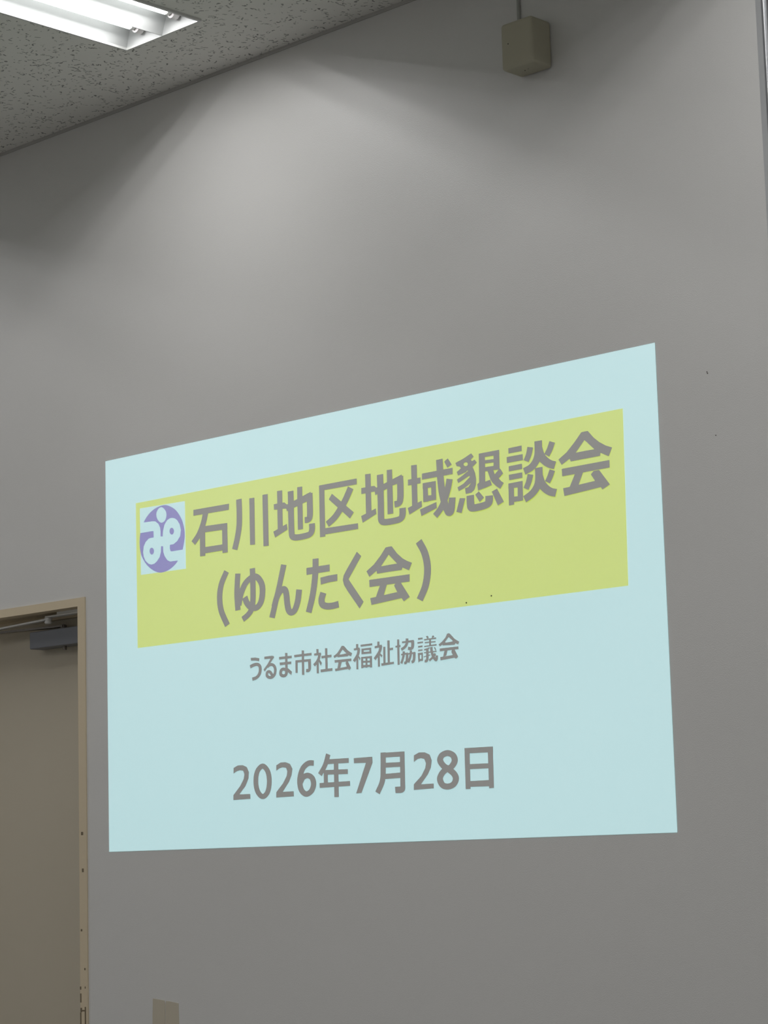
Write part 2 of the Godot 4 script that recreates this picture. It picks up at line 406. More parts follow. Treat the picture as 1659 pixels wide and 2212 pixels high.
	character(slide, "会", "title", [["f", 1, [1814.9, 970.5, 1825.1, 970.6, 1824, 949.8, 1795.4, 922.8, 1822.6, 923.2, 1821.6, 903.8, 1778.3, 903.1, 1775.3, 910.3, 1749.6, 898.5, 1740, 913.4, 1766.5, 927.7, 1791.6, 948.4]], ["f", 1, [1824.4, 970.7, 1835.2, 970.7, 1852.8, 951.5, 1868.9, 938.5, 1888.4, 927.1, 1907.9, 919.5, 1896.2, 899.4, 1871.5, 911.4, 1869.8, 904.2, 1820.9, 903.6, 1821.9, 923.3, 1853, 922.9, 1823.3, 949.9]], ["f", 1, [1749.1, 889.1, 1898.1, 890.4, 1897.8, 871.9, 1749.9, 870.1]], ["f", 1, [1790, 870.9, 1815.5, 871.2, 1799.7, 841.2, 1770.7, 839.6]], ["f", 1, [1751.2, 840.9, 1775.9, 841.6, 1854, 846, 1869.8, 828.2, 1754.3, 820.8]], ["f", 1, [1847.9, 870.2, 1865.4, 870.5, 1896.6, 831, 1872.8, 821.4, 1868.2, 828.1, 1850.7, 846.4, 1839.1, 863.2]]])
	character(slide, "（", "title", [["s", 0.98, [528, 765.7, 505.3, 731.1, 497.4, 694.4, 503.5, 656.5, 527.9, 613.6]]])
	character(slide, "ゆ", "title", [["s", 0.95, [574.5, 754.7, 570.8, 720.5, 569.4, 691.3, 572.1, 651.7]], ["s", 1, [575.6, 665.4, 586.2, 697.5, 607, 725.6, 635.8, 738.8, 655.4, 734.2, 671.2, 714.2, 673.1, 690.8, 666.2, 666.4, 648.9, 652.6, 625, 655.8, 609.7, 668.9, 600.8, 685.9]], ["s", 0.95, [634.4, 763.2, 635.1, 714, 634, 675.3, 628.2, 650.6, 613.1, 635.6, 590.9, 624.6]]])
	character(slide, "ん", "title", [["f", 1, [749.3, 761.9, 771, 757.3, 752.9, 705.9, 719.8, 615.6, 698, 621, 731.6, 708]], ["s", 1, [718.8, 647.9, 730.6, 673.6, 746.3, 689.3, 760.2, 691.7, 767.5, 679.5, 770.6, 652.5, 775.5, 633.9, 785.7, 625.9, 799.5, 631.6, 811.7, 654.2, 818.3, 685.5]]])
	character(slide, "た", "title", [["f", 1, [847.8, 741.1, 937.9, 741.2, 937.3, 722.5, 847.9, 721.7]], ["s", 1, [884.5, 762.8, 881.8, 720.4, 870.7, 667.1, 853, 619.6]], ["f", 1, [901.1, 709.3, 932.2, 711.8, 966.1, 712.2, 965.5, 693.7, 934.7, 693, 902, 690]], ["s", 1.05, [911.2, 667.6, 903.6, 649.2, 907.9, 635.9, 924.6, 629.8, 945.3, 629, 968.4, 631.2]]])
	character(slide, "く", "title", [["f", 1, [1040.5, 764.1, 1056.8, 750.4, 1007.4, 693.8, 1061, 628.8, 1045.6, 611.6, 1003.1, 661.8, 989.6, 680, 985.4, 693.9, 989, 705.8, 998.8, 718.2]]])
	character(slide, "会", "title", [["f", 1, [1145.7, 763.3, 1157.9, 764.2, 1157.1, 743.3, 1128.1, 715.6, 1156.1, 716.3, 1155.4, 697.9, 1112.7, 697.3, 1111.5, 705.2, 1084.3, 692.1, 1073.8, 708.1, 1101.4, 722.9, 1126.7, 743.4]], ["f", 1, [1157.3, 764.2, 1168.5, 764.1, 1187.3, 743.2, 1206.3, 728, 1222.4, 719.7, 1239.4, 713, 1228, 693.9, 1205.3, 704, 1202.1, 697.8, 1154.8, 698, 1155.5, 716.4, 1185.7, 716.6, 1156.5, 743.4]], ["f", 1, [1083.1, 684.2, 1230, 684.3, 1229.2, 664.8, 1083.9, 664.9]], ["f", 1, [1122.3, 666.5, 1148.1, 666.1, 1133.3, 634.6, 1104.2, 633]], ["f", 1, [1085.3, 636, 1107.5, 637.1, 1183.4, 642.3, 1199.3, 624.8, 1089.3, 617.2]], ["f", 1, [1181.4, 667.1, 1197, 667, 1228.5, 625.2, 1206.4, 615.4, 1199.2, 624.2, 1183.5, 642.8, 1172.7, 660.3]]])
	character(slide, "）", "title", [["s", 1.05, [1265, 766.2, 1285.2, 732.4, 1293.3, 692.4, 1284.8, 650, 1262.7, 613.9]]])
	character(slide, "う", "sub", [["f", 1, [620, 515.6, 639.2, 515.2, 655.8, 511.8, 654.4, 503.5, 637.7, 506.6, 621.4, 507.6]], ["s", 1.05, [617.4, 490.9, 632.5, 495, 647.3, 495.4, 656.4, 489.8, 658.4, 479.5, 654, 468.1, 642.6, 459.6, 625.2, 456.3]]])
	character(slide, "る", "sub", [["f", 1, [675, 514.5, 706.9, 514.9, 714.1, 512.6, 714, 507.2, 703, 506.8, 675.4, 507.3]], ["f", 1, [703.1, 510.6, 714.6, 509.6, 692.7, 488.7, 676.3, 473.6, 670.9, 479.4, 686.6, 492.5]], ["s", 0.95, [686.5, 485.8, 696.4, 490.1, 706.1, 490.2, 714.5, 485.3, 718.3, 475.8, 715.1, 463.5, 705.2, 456.3, 693, 456.4, 684.6, 462.4, 686.6, 470.7, 694, 472.2, 700.6, 467.9, 705.9, 460]]])
	character(slide, "ま", "sub", [["f", 1, [733.5, 509.4, 784.2, 508.9, 784, 501.6, 733.9, 501.8]], ["f", 1, [735.7, 493.7, 781.9, 493.3, 781.7, 486, 736.4, 486]], ["f", 1, [757.7, 518.3, 767.6, 517.5, 767.4, 472.1, 757.2, 472.9]], ["o", 1, [750.6, 474.6, 760.8, 470.9, 761.7, 463.4, 758, 457.8, 749.5, 456.4, 740.5, 460, 739.3, 466.7, 742.7, 472.7]], ["f", 1, [760.3, 476.8, 769.9, 475.2, 784, 465, 780.8, 456.1, 764.9, 466.5]]])
	character(slide, "市", "sub", [["f", 1, [822.5, 519.9, 832, 519.1, 831.4, 452.8, 821.9, 453.5]], ["f", 1, [792.8, 509.9, 861.4, 510.4, 861.2, 503.1, 793.5, 502.9]], ["f", 1, [797.4, 495, 856.4, 494.3, 856.1, 487.2, 797.2, 487.8]], ["f", 1, [797.4, 495, 807, 494.7, 806.2, 460, 797.1, 460.6]], ["s", 1, [852.2, 494.3, 852.5, 477, 851.7, 467.6, 847.4, 463.5, 838.4, 464.2]]])
	character(slide, "社", "sub", [["f", 1, [878.9, 518.9, 887.9, 518.2, 888.1, 503.5, 879.2, 503.7]], ["f", 1, [869.9, 507.6, 897.2, 508, 896.2, 500.8, 870.1, 501.3]], ["s", 0.95, [893.1, 506.3, 887, 491.6, 879.2, 482.7, 868.8, 475.5]], ["f", 1, [879.1, 488.5, 888.1, 489.9, 887.5, 452.8, 878.7, 453.5]], ["f", 1, [885.4, 488, 891.4, 489.6, 900, 480.1, 895.3, 472.1]], ["f", 1, [898, 498.8, 937, 499.4, 936.7, 492.1, 898.2, 491.7]], ["f", 1, [912.4, 518.3, 921.8, 517.5, 921.6, 459.6, 912.4, 460.3]], ["f", 1, [893.8, 462.8, 939.5, 463.2, 939.2, 455.7, 894, 454.9]]])
	character(slide, "会", "sub", [["f", 1, [974.4, 518.9, 978.9, 519.6, 978.5, 509.2, 966.3, 496.7, 978.1, 497, 977.8, 490.1, 960.2, 489.9, 957.4, 492.2, 946.5, 488.9, 943.5, 494.4, 958.4, 502, 968.3, 511.6]], ["f", 1, [978.6, 519.6, 984.7, 518, 996.7, 506.7, 1005.2, 501.3, 1014.1, 497, 1009.9, 488.8, 999.1, 492, 997.5, 489.5, 977.5, 489.9, 977.8, 497, 992, 498.1, 978.2, 509.2]], ["f", 1, [947.2, 483.7, 1010.4, 483.3, 1010.9, 476.1, 948, 476.3]], ["f", 1, [962, 477.3, 975.2, 477.3, 968.8, 461.8, 957, 459.6]], ["f", 1, [948.2, 460.7, 958.5, 461, 993.7, 463, 1001.4, 456.2, 949.4, 453.7]], ["f", 1, [990.5, 476.4, 997.8, 476.6, 1008.8, 457.7, 1002, 452.5, 995, 457.7, 988.2, 472.7]]])
	character(slide, "福", "sub", [["f", 1, [1028.7, 519.6, 1037.2, 519.1, 1037, 504.6, 1028.6, 504.7]], ["f", 1, [1020.2, 508.7, 1042.3, 509.6, 1042, 503.3, 1020.3, 503.2]], ["s", 0.9, [1039.1, 507.1, 1034.7, 491.5, 1019.3, 474.5]], ["f", 1, [1028.8, 487.6, 1036.4, 488.6, 1035.6, 452.3, 1027.9, 452.9]], ["f", 1, [1033.7, 487.2, 1036.9, 489.1, 1044.8, 480.8, 1041, 475.5]], ["f", 1, [1045.1, 516.4, 1088.7, 517, 1088.9, 511.1, 1045.9, 510.8]], ["f", 1, [1048.3, 505.8, 1084.7, 505.9, 1084.7, 499.8, 1048.4, 500.9]], ["f", 1, [1048.8, 496.8, 1085, 496, 1085.1, 490.2, 1048.8, 490.6]], ["f", 1, [1048.3, 505.8, 1057.2, 505.7, 1057.2, 490.6, 1048.5, 490.6]], ["f", 1, [1077.5, 505.6, 1084.7, 505.9, 1085.1, 490.2, 1077.4, 490.3]], ["f", 1, [1046.7, 483.9, 1054.5, 484.2, 1054.2, 454.2, 1046.4, 454]], ["f", 1, [1078.6, 483.8, 1087.2, 484, 1086.6, 453.5, 1078.2, 453.4]], ["f", 1, [1062.8, 483.7, 1070.3, 483.8, 1069.7, 454.4, 1062.3, 454.3]], ["f", 1, [1046.7, 483.9, 1087.2, 484, 1086.9, 477.2, 1046.9, 479.5]], ["f", 1, [1046.7, 473.8, 1087, 471.9, 1086.8, 466.2, 1046.6, 468.3]], ["f", 1, [1046.5, 462.8, 1086.9, 461, 1086.7, 455.3, 1046.5, 455.8]]])
	character(slide, "祉", "sub", [["f", 1, [1106.6, 519.7, 1115.1, 519.2, 1114.9, 504.7, 1106.5, 504.9]], ["f", 1, [1096.8, 508.4, 1123.5, 510.4, 1122.8, 503.5, 1097, 502.4]], ["s", 0.92, [1120.3, 507.6, 1113.7, 491.7, 1095.5, 474]], ["f", 1, [1107.3, 484.6, 1115.1, 486.1, 1114.5, 453.4, 1106.9, 453.4]], ["f", 1, [1111.9, 485.8, 1116.6, 488.2, 1125.4, 482, 1121.2, 476.9]], ["f", 1, [1127.8, 504.2, 1136.1, 504.1, 1135.1, 458.3, 1127.1, 458.4]], ["f", 1, [1143.2, 519.6, 1152.1, 519.1, 1151.3, 458.2, 1142.7, 458.3]], ["f", 1, [1148.8, 499.2, 1163.8, 499.4, 1163.6, 493.1, 1149, 492.7]], ["f", 1, [1119.4, 461.7, 1165.4, 462.5, 1165.6, 456.5, 1119.9, 454.6]]])
	character(slide, "協", "sub", [["f", 1, [1178.1, 519.3, 1186.3, 518.9, 1185.7, 453.3, 1177.5, 452.7]], ["f", 1, [1171.9, 503.1, 1190.6, 504.1, 1190.3, 498.5, 1172.1, 498.1]], ["f", 1, [1195.4, 512.4, 1237.4, 513.2, 1237.2, 507, 1195.6, 507.8]], ["s", 0.95, [1233.4, 511.1, 1233.5, 500.3, 1231.5, 493.8, 1226.2, 491.2, 1216.3, 493.1]], ["s", 0.85, [1214.4, 518.7, 1212.7, 505.3, 1204.9, 496.8, 1192.4, 491.3]], ["f", 1, [1191.1, 480.5, 1216.2, 482.8, 1216, 477.4, 1191.4, 476.2]], ["s", 0.75, [1201.5, 486.5, 1199.5, 472.8, 1191.4, 455.6]], ["s", 0.8, [1212.9, 480.9, 1211.8, 464.3, 1207.8, 456.5, 1201.5, 456.2]], ["f", 1, [1217.3, 480.6, 1241.4, 482.2, 1241.2, 476.8, 1217.5, 476.2]], ["s", 0.75, [1227, 486.3, 1225, 472.9, 1216.4, 455.8]], ["s", 0.85, [1238.7, 480.7, 1237.5, 465.5, 1234.5, 458.2, 1227.8, 456.3]]])
	character(slide, "議", "sub", [["f", 1, [1252.5, 516.8, 1268.9, 516.5, 1268.8, 512, 1252.8, 511.4]], ["f", 1, [1250, 506.2, 1270.1, 506.4, 1269.9, 502.1, 1250.3, 501.8]], ["f", 1, [1252.2, 496.2, 1268.1, 496.4, 1267.9, 491.9, 1252, 491.1]], ["f", 1, [1251.8, 486.6, 1267.7, 486.6, 1267.6, 482.6, 1252.1, 481.9]], ["f", 1, [1250.4, 477.7, 1257.6, 478.2, 1257.3, 456.4, 1251.5, 453.1]], ["f", 1, [1263.3, 478.2, 1268.7, 478.1, 1268, 456.4, 1262.4, 456.8]], ["f", 1, [1250.4, 477.7, 1268.7, 478.1, 1268.5, 472.5, 1250.7, 472]], ["f", 1, [1251.3, 462.2, 1268.3, 462.3, 1268.1, 456.7, 1251.6, 456.1]], ["f", 1, [1280.8, 518.8, 1288, 519.4, 1290.8, 513.1, 1284.7, 511.8]], ["f", 1, [1302.3, 518.1, 1308.4, 518.4, 1310.3, 514.4, 1301, 511.5]], ["f", 1, [1273.4, 511.6, 1316.8, 512.9, 1316.7, 508.6, 1274.3, 508.1]], ["f", 1, [1276.1, 504.2, 1314.4, 503.7, 1314.3, 500.2, 1276.5, 500.6]], ["f", 1, [1273.5, 494.4, 1317.4, 495.9, 1317.3, 491.5, 1274.1, 491.1]], ["f", 1, [1291.8, 512.3, 1299, 512, 1298.2, 493, 1291.5, 492.8]], ["f", 1, [1272.8, 486, 1286.8, 488.3, 1291.9, 489.7, 1293.8, 486.6, 1286.6, 483.4, 1273.7, 482.2]], ["f", 1, [1272.5, 478.2, 1316.9, 479.1, 1316.8, 475.3, 1272.9, 475.1]], ["s", 0.8, [1284.9, 487.3, 1284.5, 469.3, 1283.5, 458.9, 1280.3, 455, 1274.2, 455.9]], ["f", 1, [1271.1, 467.4, 1294.7, 471.1, 1295.1, 468.1, 1271.5, 464.7]], ["s", 0.8, [1298.9, 489.5, 1300.1, 477.8, 1304.2, 465.5, 1310.5, 457.5, 1314.4, 455, 1316.6, 459.3, 1317.2, 466.7]], ["s", 0.7, [1312.6, 471.9, 1304.1, 463.3, 1290.5, 455.3]], ["f", 1, [1307.6, 487.3, 1311.7, 488.5, 1316.5, 481.7, 1313.4, 479]]])
	character(slide, "会", "sub", [["f", 1, [1353.5, 518.6, 1359.3, 519.8, 1358.9, 509.7, 1347.1, 499.3, 1347, 497, 1358.3, 496.9, 1358, 489.1, 1338.2, 489.8, 1336.7, 492, 1327.5, 488.3, 1322.8, 493.9, 1336.1, 500.6, 1347.6, 509.7]], ["f", 1, [1359.1, 519.8, 1364, 518, 1378.5, 504.5, 1386.3, 499.7, 1394.8, 495.3, 1390.8, 488.2, 1381, 492, 1378.8, 488.5, 1357.8, 489, 1358.1, 496.9, 1371.2, 497.7, 1372.3, 499.4, 1358.7, 509.7]], ["f", 1, [1327, 483.5, 1391.4, 483.7, 1391.5, 476.2, 1326.6, 475.8]], ["f", 1, [1343.2, 476.5, 1354.3, 477.1, 1349.2, 463.4, 1337.5, 461.3]], ["f", 1, [1327.9, 461.4, 1338, 462, 1371.7, 463.1, 1376.4, 455.6, 1328.5, 452.7]], ["f", 1, [1368.8, 477.4, 1377.9, 477.4, 1390, 457.1, 1381.8, 452.6, 1376.4, 455.6, 1371.7, 462.3, 1366.6, 470.9]]])
	character(slide, "２", "date", [["f", 1, [542.6, 217.4, 559.9, 223.5, 580.3, 223.6, 597.1, 217.1, 605.1, 203.1, 603, 186.1, 590.6, 166, 565.3, 144.2, 608.6, 143.7, 609.2, 130, 539.7, 129.2, 540, 142.9, 568.6, 167, 582.7, 184.7, 586.4, 198.2, 581.6, 207.6, 568, 209.8, 556, 207.6, 542.2, 201.8]]])
	character(slide, "０", "date", [["o", 1, [660.3, 216.9, 679.8, 202, 685.7, 174.6, 678.2, 146.6, 658.6, 134.5, 638.9, 148.6, 632, 176.2, 639.1, 203.8]]])
	character(slide, "２", "date", [["f", 1, [714, 216.6, 730.7, 223.3, 750.3, 223.5, 768.2, 218.1, 777.5, 204.2, 773.7, 187.6, 763.4, 170.2, 738.1, 144.3, 780.5, 144.4, 780.7, 130.3, 711.4, 129.6, 711.9, 144.2, 738.8, 166.7, 754.1, 186.2, 756.8, 198.5, 752.5, 207.6, 738.5, 209.9, 726.9, 207.7, 713.6, 201.6]]])
	character(slide, "６", "date", [["s", 1.05, [860, 215.5, 839.2, 215.9, 818.6, 204.6, 807, 183.9, 804.8, 163.9, 811.3, 144.8, 828.6, 134.7, 848.1, 142.2, 857.3, 159.5, 851.7, 176.4, 835, 183.8, 817.2, 179, 807.8, 167.2]]])
	character(slide, "年", "date", [["s", 0.92, [915.3, 236.5, 902.7, 208.4, 881.9, 183.9]], ["f", 1, [909.5, 223.1, 991.8, 222.8, 991.4, 209.7, 905.9, 210]], ["f", 1, [899.1, 195.3, 987.4, 193.9, 987, 180.8, 898.7, 182.5]], ["f", 1, [879.9, 161.9, 994.4, 162.6, 994.5, 149.5, 880.1, 148.6]], ["f", 1, [935.5, 217.9, 952.7, 217.5, 951.6, 122.1, 934.4, 122.3]], ["f", 1, [896.8, 192.1, 912.6, 192.1, 912.1, 157.3, 896.3, 157.5]]])
	character(slide, "７", "date", [["f", 1, [1009.7, 221.4, 1078, 221.9, 1078.4, 206.1, 1010.1, 207.8]], ["f", 1, [1054.7, 208.9, 1077.8, 216.5, 1078.3, 205.6, 1035.3, 129.3, 1015.3, 129]]])
	character(slide, "月", "date", [["s", 0.98, [1117.1, 230.8, 1116.3, 194.1, 1112, 157.7, 1093.3, 127.2]], ["f", 1, [1108.6, 230.1, 1193.9, 229.6, 1193.4, 216.6, 1108.2, 217.2]], ["f", 1, [1118.2, 203.9, 1181, 203.1, 1180.5, 190.7, 1117.7, 191]], ["f", 1, [1115.6, 175.2, 1179.9, 176.6, 1179.4, 162.3, 1114.2, 161.5]], ["f", 1, [1177, 229.9, 1193.9, 229.6, 1193.1, 135.1, 1190.5, 128.8, 1183.8, 124.8, 1174.9, 123.6, 1157.7, 124.3, 1156.3, 140.8, 1175.6, 140.7]]])
	character(slide, "２", "date", [["f", 1, [1225.9, 217.7, 1243.7, 224.3, 1264.2, 223.7, 1281.3, 217.1, 1288, 201.9, 1284.3, 184.1, 1273.5, 167.7, 1248.7, 143.4, 1292.2, 143.7, 1292.3, 131.1, 1222.4, 129.6, 1222.9, 144.5, 1250.1, 164.5, 1264, 183, 1267.4, 195.5, 1262, 206.4, 1250.4, 209.1, 1238.7, 207.5, 1225.2, 200.7]]])
	character(slide, "８", "date", [["o", 1.08, [1343.3, 217.5, 1361.5, 210.3, 1366, 196, 1353.2, 182, 1335.8, 176.5, 1321.1, 166.7, 1314.2, 153.3, 1322.8, 138.2, 1341.2, 133.7, 1359.9, 138.8, 1368.4, 152, 1362.4, 164.8, 1344.4, 177.1, 1327.7, 186.3, 1316.8, 200.5, 1323.9, 212.8]]])
	character(slide, "日", "date", [["f", 1, [1400.5, 227.2, 1495.4, 226.3, 1495.5, 211.9, 1400.5, 213.2]], ["f", 1, [1411.4, 186.6, 1481.1, 185.7, 1480.5, 172.9, 1410.9, 173.5]], ["f", 1, [1412.4, 144.3, 1482, 144.4, 1481.3, 128.6, 1411.7, 129.8]], ["f", 1, [1400.5, 227.2, 1418, 226.9, 1417.1, 124.4, 1400.3, 124.6]], ["f", 1, [1478, 226.4, 1495.4, 226.3, 1494.8, 123.9, 1478.3, 123.6]]])

# ---------------------------------------------------------------- recessed light
func tube_light(parent: Node3D, x: float) -> void:
	for s in [-1.0, 1.0]:
		var l := AreaLight3D.new()
		l.name = "tube_glow"
		l.area_size = Vector2(0.009, LAMP_L - 0.11)
		l.area_normalize_energy = true
		l.light_energy = TUBE_POWER / 2.0
		l.light_color = lin(1.0, 0.99, 0.995)
		l.shadow_enabled = true
		l.area_range = 12.0
		l.position = Vector3(x + s * (TUBE_R + 0.005), TUBE_DROP - 0.0072, LAMP_L / 2.0)
		l.rotation.x = -PI / 2.0
		parent.add_child(l, true)

func make_lamp() -> Node3D:
	var o := thing("recessed_light", "", "ceiling light", Vector3.ZERO, "recessed ceiling lights")
	var w := LAMP_W / 2.0
	var top := 0.085
	# folded reflector: two troughs that meet in a ridge along the middle
	var prof := [Vector2(-w, 0), Vector2(-0.112, top), Vector2(-0.050, top), Vector2(-0.001, -0.0065), Vector2(0.001, -0.0065), Vector2(0.050, top), Vector2(0.112, top), Vector2(w, 0)]
	var st := start()
	for k in prof.size() - 1:
		var a: Vector2 = prof[k]
		var b: Vector2 = prof[k + 1]
		var e := (b - a).normalized()
		var n := Vector3(e.y, -e.x, 0)
		quad(st, Vector3(a.x, a.y, 0), Vector3(b.x, b.y, 0), Vector3(b.x, b.y, LAMP_L), Vector3(a.x, a.y, LAMP_L), n)
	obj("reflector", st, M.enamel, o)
	for end in 2:
		st = start()
		var z := 0.0 if end == 0 else LAMP_L
		var lean := 0.012 if end == 0 else -0.012
		var n := Vector3(0, -0.15, 1.0 if end == 0 else -1.0).normalized()
		for s in 2:
			var q := prof.slice(0, 4) if s == 0 else prof.slice(4, 8)
			quad(st, Vector3(q[0].x, q[0].y, z), Vector3(q[1].x, q[1].y, z + lean), Vector3(q[2].x, q[2].y, z + lean), Vector3(q[3].x, q[3].y, z), n)
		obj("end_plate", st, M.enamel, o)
	# sheet-steel housing above, closed, so that nothing shines through the ceiling void
	st = start()
	box(st, Vector3(-w - 0.002, top + 0.003, -0.002), Vector3(w + 0.002, top + 0.012, LAMP_L + 0.002))
	for s in [-1.0, 1.0]:
		box(st, Vector3(minf(s * w, s * (w + 0.004)), 0.002, -0.002), Vector3(maxf(s * w, s * (w + 0.004)), top + 0.003, LAMP_L + 0.002))
	box(st, Vector3(-w, 0.002, -0.004), Vector3(w, top + 0.003, -0.001))
	box(st, Vector3(-w, 0.002, LAMP_L + 0.001), Vector3(w, top + 0.003, LAMP_L + 0.004))
	obj("housing", st, M.rim, o)
	# thin flange under the ceiling board
	st = start()
	for s in [-1.0, 1.0]:
		box(st, Vector3(minf(s * w, s * (w + 0.007)), -0.007, -0.006), Vector3(maxf(s * w, s * (w + 0.007)), 0.0, LAMP_L + 0.006))
	box(st, Vector3(-w, -0.007, -0.006), Vector3(w, 0.0, 0.0))
	box(st, Vector3(-w, -0.007, LAMP_L), Vector3(w, 0.0, LAMP_L + 0.006))
	obj("flange", st, M.rim, o)
	for x in [-0.075, 0.075]:
		st = start()
		lathe(st, Vector3(x, TUBE_DROP, 0.050), Vector3.BACK, [Vector2(0, 0.0), Vector2(0, 0.0115), Vector2(0.004, TUBE_R), Vector2(LAMP_L - 0.104, TUBE_R), Vector2(LAMP_L - 0.100, 0.0115), Vector2(LAMP_L - 0.100, 0.0)])
		var tube := obj("fluorescent_tube", st, M.tube, o)
		for end in 2:
			st = start()
			var z := 0.036 if end == 0 else LAMP_L - 0.036
			var d := Vector3.BACK if end == 0 else Vector3.FORWARD
			lathe(st, Vector3(x, TUBE_DROP, z), d, [Vector2(0, 0.0), Vector2(0, 0.010), Vector2(0.003, 0.0125), Vector2(0.014, 0.0125), Vector2(0.014, 0.0)])
			obj("end_cap", st, M.cap, tube)
			st = start()
			var z0 := 0.008 if end == 0 else LAMP_L - 0.034
			lathe(st, Vector3(x, TUBE_DROP - 0.002, z0), Vector3.BACK, [Vector2(0, 0.0), Vector2(0, 0.012), Vector2(0.003, 0.0155), Vector2(0.023, 0.0155), Vector2(0.026, 0.012), Vector2(0.026, 0.0)])
			box(st, Vector3(x - 0.011, TUBE_DROP, z0 + 0.002), Vector3(x + 0.011, top, z0 + 0.024))
			obj("lamp_holder", st, M.holder, o)
		tube_light(o, x)
	return o

func build_lamps() -> void:
	var first := make_lamp()
	var done := false
	for j in LAMP_Z.size():
		for i in LAMP_X.size():
			var o: Node3D = first
			if done:
				o = first.duplicate()
				o.name = "recessed_light"
				add_child(o, true)
			done = true
			o.position = Vector3(LAMP_X[i], CEILING, LAMP_Z[j])
			if i == 1 and j == 0:
				o.set_meta("label", "recessed twin-tube fluorescent light in the ceiling, lit, ending just before the wall above the slide")
			else:
				var side: String = ["towards the door end", "above the slide", "above the window frame", "at the right end"][i]
				var row: String = ["in the row along the slide wall", "in the unseen middle row added for fill light", "in the unseen back row added for fill light"][j]
				o.set_meta("label", "recessed twin-tube ceiling light %s, %s" % [side, row])

# ---------------------------------------------------------------- the room
func build_room() -> void:
	var dl := -0.99        # door opening
	var dr := -0.1344
	var dt := 1.991
	var wx := 2.3835       # window opening
	var wr := 4.70
	# back wall, with the door and the window cut out of it
	var st := start()
	box(st, Vector3(ROOM_LEFT, 0, -0.2), Vector3(dl - 0.02, CEILING + 0.2, 0))
	box(st, Vector3(dl - 0.02, dt + 0.015, -0.2), Vector3(dr + 0.02, CEILING + 0.2, 0))
	box(st, Vector3(dr + 0.02, 0, -0.2), Vector3(wx, CEILING + 0.2, 0))
	box(st, Vector3(wx, CEILING, -0.2), Vector3(wr, CEILING + 0.2, 0))
	box(st, Vector3(wx, 0, -0.2), Vector3(wr, 0.4, 0))
	box(st, Vector3(wr, 0, -0.2), Vector3(ROOM_RIGHT, CEILING + 0.2, 0))
	var wall := struct_mesh("wall_back", st, M.wall, "warm grey wallpapered wall that carries the projected slide")
	var marks := [1422.6, 1852.4, 2.5, 1507, 1861.8, 2.5, 2193.6, 2318.2, 2.5, 2209.6, 2165.9, 2.5, 2194.8, 2314.7, 2.5]
	for k in range(6, marks.size(), 3):
		st = start()
		lathe(st, Vector3(marks[k] / 1000.0, marks[k + 1] / 1000.0, 0.0), Vector3.BACK, [Vector2(0.0, 0.0016), Vector2(0.0012, 0.0012), Vector2(0.0014, 0.0)], 8)
		obj("speck", st, M.mark, wall)
	st = start()
	box(st, Vector3(ROOM_LEFT - 0.2, 0, -0.2), Vector3(ROOM_LEFT, CEILING + 0.2, ROOM_BACK + 0.2))
	struct_mesh("wall_left", st, M.wall)
	st = start()
	box(st, Vector3(ROOM_RIGHT, 0, -0.2), Vector3(ROOM_RIGHT + 0.2, CEILING + 0.2, ROOM_BACK + 0.2))
	struct_mesh("wall_right", st, M.wall)
	st = start()
	box(st, Vector3(ROOM_LEFT, 0, ROOM_BACK), Vector3(ROOM_RIGHT, CEILING + 0.2, ROOM_BACK + 0.2))
	struct_mesh("wall_front", st, M.wall)
	st = start()
	box(st, Vector3(ROOM_LEFT - 0.2, -0.2, -0.4), Vector3(ROOM_RIGHT + 0.2, 0, ROOM_BACK + 0.2))
	struct_mesh("floor", st, M.floor)
	# ceiling board with an opening for every recessed light
	st = start()
	var x := ROOM_LEFT
	for lx in LAMP_X:
		box(st, Vector3(x, CEILING, 0), Vector3(lx - LAMP_W / 2.0, CEILING + 0.15, ROOM_BACK))
		var z := 0.0
		for lz in LAMP_Z:
			box(st, Vector3(lx - LAMP_W / 2.0, CEILING, z), Vector3(lx + LAMP_W / 2.0, CEILING + 0.15, lz))
			z = lz + LAMP_L
		box(st, Vector3(lx - LAMP_W / 2.0, CEILING, z), Vector3(lx + LAMP_W / 2.0, CEILING + 0.15, ROOM_BACK))
		x = lx + LAMP_W / 2.0
	box(st, Vector3(x, CEILING, 0), Vector3(ROOM_RIGHT, CEILING + 0.15, ROOM_BACK))
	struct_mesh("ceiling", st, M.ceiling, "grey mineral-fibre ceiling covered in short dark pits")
	st = start()
	box(st, Vector3(ROOM_LEFT, CEILING + 0.15, -0.2), Vector3(ROOM_RIGHT, CEILING + 0.2, ROOM_BACK))
	struct_mesh("ceiling_slab", st, M.wall)
	# thin strip, darker than the wall, where the ceiling meets it
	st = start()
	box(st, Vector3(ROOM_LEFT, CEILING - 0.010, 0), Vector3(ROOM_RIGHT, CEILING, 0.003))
	struct_mesh("edge_strip_1", st, M.wall_edge, "thin dark strip between wall and ceiling")

	# door
	var door := structure("door_1", "beige door set deep in a pale wooden frame at the left of the wall")
	st = start()
	round_box(st, Vector3(dl, 0.005, -0.165), Vector3(dr - 0.004, dt - 0.008, -0.125), 0.002, 1)
	obj("door_leaf", st, M.leaf, door)
	st = start()
	prism(st, PackedVector2Array([Vector2(dr, 0), Vector2(-0.1000, 0), Vector2(-0.1000, 2.0165), Vector2(dr, dt)]), -0.19, 0.004)
	var jamb := obj("jamb", st, M.casing, door)
	var chips := [-125.6, 1322.2, -114.9, 1312.4, -122.5, 1215.6, -114, 1204.7, -130, 1040.1, -122.6, 1033.4, -115.3, 928.4, -108.9, 921.8, -135.7, 875, -129.3, 865.8, -113.8, 875.4, -109.2, 868.9, -134.8, 855.1, -128.9, 828.8, -134.2, 814.1, -126.5, 801.1, -126.4, 808.3, -113.6, 804, -114.5, 817.2, -108.3, 764.6, -135.5, 800.8, -129.7, 764]
